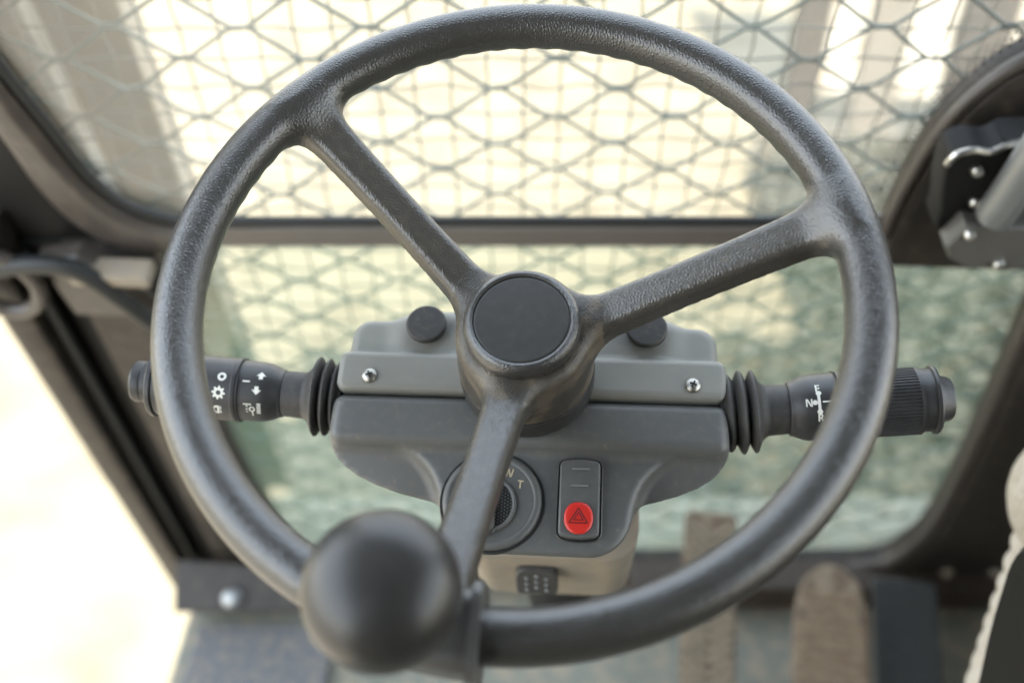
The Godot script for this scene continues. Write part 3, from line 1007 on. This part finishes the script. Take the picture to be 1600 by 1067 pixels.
	# wiper motor on the right
	var wm := thing("wiper_motor", "black wiper motor bracket with grey plate and steel rod at the right", "wiper motor", glass_frame)
	part(wm, "housing", slab(smooth2([Vector2(358, 82), Vector2(346, 108), Vector2(336, 150), Vector2(337, 166), Vector2(349, 172), Vector2(364, 171), Vector2(374, 177), Vector2(390, 180), Vector2(560, 184), Vector2(560, 90), Vector2(440, 84)], 4), [[0, 48], [0, 72], [2, 76]]), M.trim_black)
	var wave := PackedVector3Array()
	for q in smooth2([Vector2(334, 158), Vector2(338, 168), Vector2(350, 173), Vector2(363, 171), Vector2(374, 178), Vector2(388, 181), Vector2(404, 176)], 5, false):
		wave.append(Vector3(q.x, q.y, 78))
	part(wm, "bracket_edge", tube(wave, 2.6, 8), M.steel)
	part(wm, "cover_plate", slab(poly([[354, 84], [363, 108], [560, 104], [560, 55], [380, 58], [362, 70]]), [[2, 74], [0, 77], [0, 92], [2, 95]]), M.motor_grey)
	part(wm, "rod", tube(PackedVector3Array([Vector3(386, 112, 86), Vector3(386, 134, 90), Vector3(388, 240, 100), Vector3(392, 340, 110)]), 15, 24), M.dull_steel)
	for q in [[360, 152, 76], [371, 118, 76], [368, 100, 95], [404, 66, 95]]:
		part(wm, "bolt", moved(lathe(prof([[0, 0], [5, 0], [5, 3], [3.8, 5.2], [0, 6]]), 14), Transform3D(Basis.IDENTITY, Vector3(q[0], q[1], q[2]))), M.steel)

# ------------------------------------------------------------------ floor, pedals, pod, cab shell
func box_at(lo: Vector3, hi: Vector3, r := 4.0) -> PackedVector3Array:
	return moved(rbox((hi.x - lo.x) * 1000, (hi.y - lo.y) * 1000, (hi.z - lo.z) * 1000, r), Transform3D(Basis.IDENTITY, (lo + hi) * 500))

func incline(at: Vector3, deg: float, turn := 0.0) -> Transform3D:
	return Transform3D(Basis(Vector3.UP, deg_to_rad(turn)) * Basis(Vector3.RIGHT, deg_to_rad(deg - 90.0)), at)

func build_cab() -> void:
	struct("cab_floor", box_at(Vector3(-0.47, -0.06, -0.99), Vector3(0.78, 0.0, 0.82)), M.floor_paint)
	struct("cab_roof", box_at(Vector3(-0.58, 1.56, -0.60), Vector3(0.82, 1.62, 0.86)), M.liner)
	struct("cab_rear_wall", box_at(Vector3(-0.56, -0.06, 0.822), Vector3(0.80, 1.556, 0.86)), M.trim_brown)
	struct("cab_right_wall", box_at(Vector3(0.782, -0.06, -0.97), Vector3(0.82, 0.62, 0.818)), M.trim_brown)
	struct("cab_right_pillar", box_at(Vector3(0.782, 0.624, -0.80), Vector3(0.82, 1.556, -0.60)), M.trim_brown)
	struct("cab_right_rear_pillar", box_at(Vector3(0.782, 0.624, 0.56), Vector3(0.82, 1.556, 0.818)), M.trim_brown)
	struct("cab_left_rear_panel", box_at(Vector3(-0.56, -0.06, 0.50), Vector3(-0.50, 1.556, 0.818)), M.trim_brown)
	var sg := thing("side_window", "tinted right side window of the cab", "window pane")
	part(sg, "pane", box_at(Vector3(0.798, 0.63, -0.595), Vector3(0.803, 1.55, 0.555), 1.0), M.side_glass)
	# left floor corner
	var mt := thing("floor_mat", "dusty blue grey floor mat in the left front corner", "floor mat")
	part(mt, "mat", moved(slab(poly([[-450, 640], [-445, 868], [-250, 868], [-250, 560], [-450, 560]]), [[0, 4], [0, 10], [3, 14]]), Transform3D(Basis(Vector3.RIGHT, -PI / 2), Vector3.ZERO)), M.floor_mat)
	var gs := thing("pillar_foot", "grey steel foot plate with a round bolt at the pillar base", "bracket")
	part(gs, "plate", moved(slab(poly([[-92, -14], [90, -14], [96, 20], [70, 48], [-96, 60]]), [[0, 0], [0, 10], [3, 14]]), Transform3D(Basis(Vector3.RIGHT, deg_to_rad(-50)), Vector3(-382, 42, -884))), M.trim_brown)
	part(gs, "bolt", moved(lathe(prof([[0, 12], [15, 12], [15, 18], [12, 24], [7, 27], [0, 28]]), 24), Transform3D(Basis(Vector3.RIGHT, deg_to_rad(-50)), Vector3(-392, 46, -888))), M.dull_steel)
	# pedals
	var p := thing("brake_pedal", "tall chevron tread pedal beside the steering column", "pedal", incline(Vector3(0.25, 0.162, -0.79), 33, -6))
	part(p, "plate", slab(rrect(68, 230, 10, 4), [[1, -8], [0, -6], [0, 0], [2, 2]]), M.rust)
	for k in 15:
		for s in [-1, 1]:
			part(p, "tread_bar", moved(rbox(36, 7.0, 5, 1.6), Transform3D(Basis(Vector3(0, 0, 1), s * 0.62), Vector3(s * 15.5, -104 + k * 14.0, 3.2))), M.pedal_tread)
	part(p, "arm", tube(PackedVector3Array([Vector3(10, -60, -10), Vector3(20, 20, -70), Vector3(24, 60, -120)]), 11, 12), M.dull_steel)
	p = thing("travel_pedal", "brown ribbed travel pedal with rounded top", "pedal", incline(Vector3(0.402, 0.118, -0.742), 30, -8))
	part(p, "plate", slab(smooth2([Vector2(-44, -120), Vector2(44, -120), Vector2(47, -60), Vector2(48, 30), Vector2(44, 64), Vector2(31, 98), Vector2(0, 115), Vector2(-31, 98), Vector2(-44, 64), Vector2(-48, 30), Vector2(-47, -60)], 4), [[1, -10], [0, -8], [0, 0], [4, 3]]), M.rust)
	for k in 16:
		part(p, "tread_bar", moved(rbox(86.0 if k < 13 else 64.0, 8.2, 4.0, 1.6), Transform3D(Basis.IDENTITY, Vector3(0, -112 + k * 12.4, 4.0))), M.pedal_brown)
	part(p, "hinge", moved(lathe(prof([[0, -52], [12, -52], [12, 52], [0, 52]]), 20), Transform3D(Basis(Vector3.UP, PI / 2), Vector3(0, -100, -28))), M.dull_steel)
	p = thing("foot_rest", "flat black foot rest plate right of the brown pedal", "foot rest", incline(Vector3(0.522, 0.065, -0.775), 24, -8))
	part(p, "plate", slab(rrect(84, 210, 8, 3), [[1, -10], [0, -8], [0, 0], [2, 2]]), M.plate_dark)
	part(p, "bracket", moved(rbox(60, 30, 50, 3), Transform3D(Basis.IDENTITY, Vector3(0, -40, -35))), M.trim_black)
	var rb := thing("rusty_floor_rail", "rusty brown rail along the floor under the lower window", "rail")
	part(rb, "rail", box_at(Vector3(0.17, 0.004, -0.955), Vector3(0.76, 0.05, -0.90)), M.rail_rust)
	for x in [0.63, 0.70]:
		part(rb, "bolt", moved(lathe(prof([[0, 0], [9, 0], [9, 5], [6, 8], [0, 9]]), 6), Transform3D(Basis(Vector3.RIGHT, -PI / 2), Vector3(x * 1000, 50, -928))), M.column_tan)
	# control pod at the right edge
	var pod := thing("control_pod", "cream plastic control pod with black side panel at the right edge", "control pod")
	var face := Transform3D(Basis(Vector3(0, 0, -1), Vector3(0, 1, 0), Vector3(1, 0, 0)), Vector3.ZERO)   # outline (forward, up), thickness along x
	var gait := [Vector2(0, 8), Vector2(30, 6), Vector2(50, -4), Vector2(61, -24), Vector2(63, -48), Vector2(56, -72), Vector2(46, -84)]
	for k in 9:
		gait.append(Vector2(52 + k * 1.2, -94 - k * 22.0))
		gait.append(Vector2(45 + k * 1.2, -105 - k * 22.0))
	gait.append(Vector2(0, -310))
	part(pod, "gaiter", lathe(smooth2(gait, 4, false), 40), M.cream_plastic, Transform3D(Basis(Vector3.RIGHT, deg_to_rad(-90 - 14)), Vector3(0.462, 0.655, -0.552)), 50.0)
	part(pod, "side_panel", moved(slab(smooth2([Vector2(370, 330), Vector2(410, 420), Vector2(442, 520), Vector2(462, 600), Vector2(462, 660), Vector2(400, 700), Vector2(300, 700), Vector2(280, 400)], 5), [[6, 356], [0, 362], [0, 378], [4, 382]]), face), M.trim_black)
	part(pod, "panel_edge", moved(slab(smooth2([Vector2(378, 322), Vector2(418, 418), Vector2(450, 520), Vector2(470, 602), Vector2(470, 664), Vector2(402, 708), Vector2(300, 706), Vector2(280, 400)], 5), [[2, 378], [0, 381], [0, 392], [2, 396]]), face), M.frame_bronze)

# ------------------------------------------------------------------ the yard
func build_yard() -> void:
	struct("ground", moved(slab(poly([[-60000, -60000], [60000, -60000], [60000, 60000], [-60000, 60000]]), [[0, -1500], [0, -1200]]), Transform3D(Basis(Vector3.RIGHT, -PI / 2), Vector3(0, 0, 0))), M.yard_ground)
	struct("concrete_apron", moved(slab(poly([[-9000, -6000], [-640, -6000], [-640, 1000], [-9000, 1000]]), [[0, -1204], [0, -1180], [10, -1170]]), Transform3D(Basis(Vector3.RIGHT, -PI / 2), Vector3.ZERO)), M.apron_concrete)
	var st := MultiMeshInstance3D.new()
	st.name = "gravel"
	var mm := MultiMesh.new()
	mm.transform_format = MultiMesh.TRANSFORM_3D
	var rock := PackedVector3Array()
	var ic := lathe(smooth2([Vector2(0, -40), Vector2(38, -26), Vector2(52, 4), Vector2(34, 32), Vector2(0, 40)], 2, false), 7)
	for v in ic:
		var k := 1.0 + 0.28 * sin(v.x * 0.09 + v.y * 0.13) + 0.15 * cos(v.z * 0.2 + v.y * 0.1)
		rock.append(v * k)
	mm.mesh = finish(rock, 20.0)
	mm.mesh.surface_set_material(0, M.stone)
	var count := 9000
	mm.instance_count = count
	for k in count:
		var x := 0.35 + 4.6 * pow(rng.randf(), 0.8)
		var z := rng.randf_range(-4.4, -1.7)
		if z < -3.0 and x < 1.15:
			x += 0.9
		var s := rng.randf_range(0.3, 0.8)
		mm.set_instance_transform(k, Transform3D(Basis.from_euler(Vector3(rng.randf() * TAU, rng.randf() * TAU, rng.randf() * TAU)).scaled(Vector3.ONE * s), Vector3(x, -1.2 + 0.02 + 0.10 * rng.randf() * clampf((x - 0.4) * 2.0, 0.1, 2.5), z)))
	st.multimesh = mm
	st.set_meta("kind", "stuff")
	st.set_meta("label", "grey green loose gravel heaped on the yard at the right")
	st.set_meta("category", "gravel")
	add_child(st, true)
	var dk := thing("front_deck", "pale painted steel deck plate outside below the lower windshield", "deck plate")
	part(dk, "plate", box_at(Vector3(-0.44, -0.075, -1.16), Vector3(0.70, -0.035, -1.03), 6.0), M.deck_paint)
	part(dk, "skirt", box_at(Vector3(-0.44, -0.36, -1.157), Vector3(0.70, -0.08, -1.135), 4.0), M.post_paint)
	var rk := thing("steel_rack", "dark upright rack with pale boards standing in the yard at the right", "rack", Transform3D(Basis(Vector3.UP, -0.12), Vector3(1.75, -1.2, -4.6)))
	for q in [[-0.33, 0.16, "rack_dark"], [0.02, 0.20, "rack_brown"], [0.46, 0.24, "rack_dark"], [0.80, 0.12, "rack_brown"], [1.3, 0.2, "rack_dark"]]:
		part(rk, "post", box_at(Vector3(q[0] - q[1] / 2, 0, -0.06), Vector3(q[0] + q[1] / 2, 2.6, 0.06), 8.0), M[q[2]])
	for q in [-0.155, 0.21, 0.645]:
		part(rk, "board", box_at(Vector3(q - 0.10, 0.35, -0.03), Vector3(q + 0.10, 2.5, 0.01), 5.0), M.rack_pale)
	part(rk, "foot_beam", box_at(Vector3(-0.5, 0.04, 0.065), Vector3(1.5, 0.2, 0.16), 8.0), M.rack_brown)

func _ready() -> void:
	rng.seed = 7
	# camera: 35 mm lens held above the seat
	var cam := Camera3D.new()
	cam.name = "camera"
	cam.fov = 37.87
	cam.near = 0.05
	cam.far = 300.0
	var ca := CameraAttributesPhysical.new()
	ca.frustum_focal_length = 35.0
	ca.frustum_focus_distance = 0.572
	ca.frustum_near = 0.05
	ca.frustum_far = 300.0
	ca.exposure_aperture = 2.9
	cam.attributes = ca
	cam.position = Vector3(0, 1.2, 0)
	cam.rotation_degrees = Vector3(-38, 0, 0)
	add_child(cam)
	cam.current = true
	# sky
	var env := Environment.new()
	env.background_mode = Environment.BG_SKY
	var sky := Sky.new()
	var sm := ProceduralSkyMaterial.new()
	sm.sky_top_color = Color(0.66, 0.71, 0.77)
	sm.sky_horizon_color = Color(0.90, 0.89, 0.85)
	sm.sky_curve = 0.2
	sm.ground_bottom_color = Color(0.5, 0.46, 0.38)
	sm.ground_horizon_color = Color(0.7, 0.68, 0.62)
	sm.sky_energy_multiplier = 1.3
	sky.sky_material = sm
	env.sky = sky
	env.tonemap_mode = Environment.TONE_MAPPER_LINEAR
	env.tonemap_exposure = 5.2
	env.sdfgi_enabled = true
	env.ssao_enabled = true
	env.ssil_enabled = true
	var we := WorldEnvironment.new()
	we.name = "environment"
	we.environment = env
	add_child(we)
	# sun: high, behind the cab
	var sun := DirectionalLight3D.new()
	sun.name = "sun"
	sun.light_energy = 1.15
	sun.light_color = Color(1.0, 0.95, 0.86)
	sun.light_angular_distance = 0.5
	sun.shadow_enabled = true
	sun.rotation_degrees = Vector3(-51, 4, 0)
	add_child(sun)
	wheel_frame = Transform3D(Basis(WU, WV, WN), WHEEL_AT)
	glass_frame = Transform3D(Basis(Vector3.RIGHT, Vector3(0, cos(LEAN), sin(LEAN)), Vector3(0, -sin(LEAN), cos(LEAN))), GLASS_AT)
	materials()
	build_cab()
	build_front()
	build_yard()
	build_wheel()
	build_knob()
	build_console()
	build_stalks()
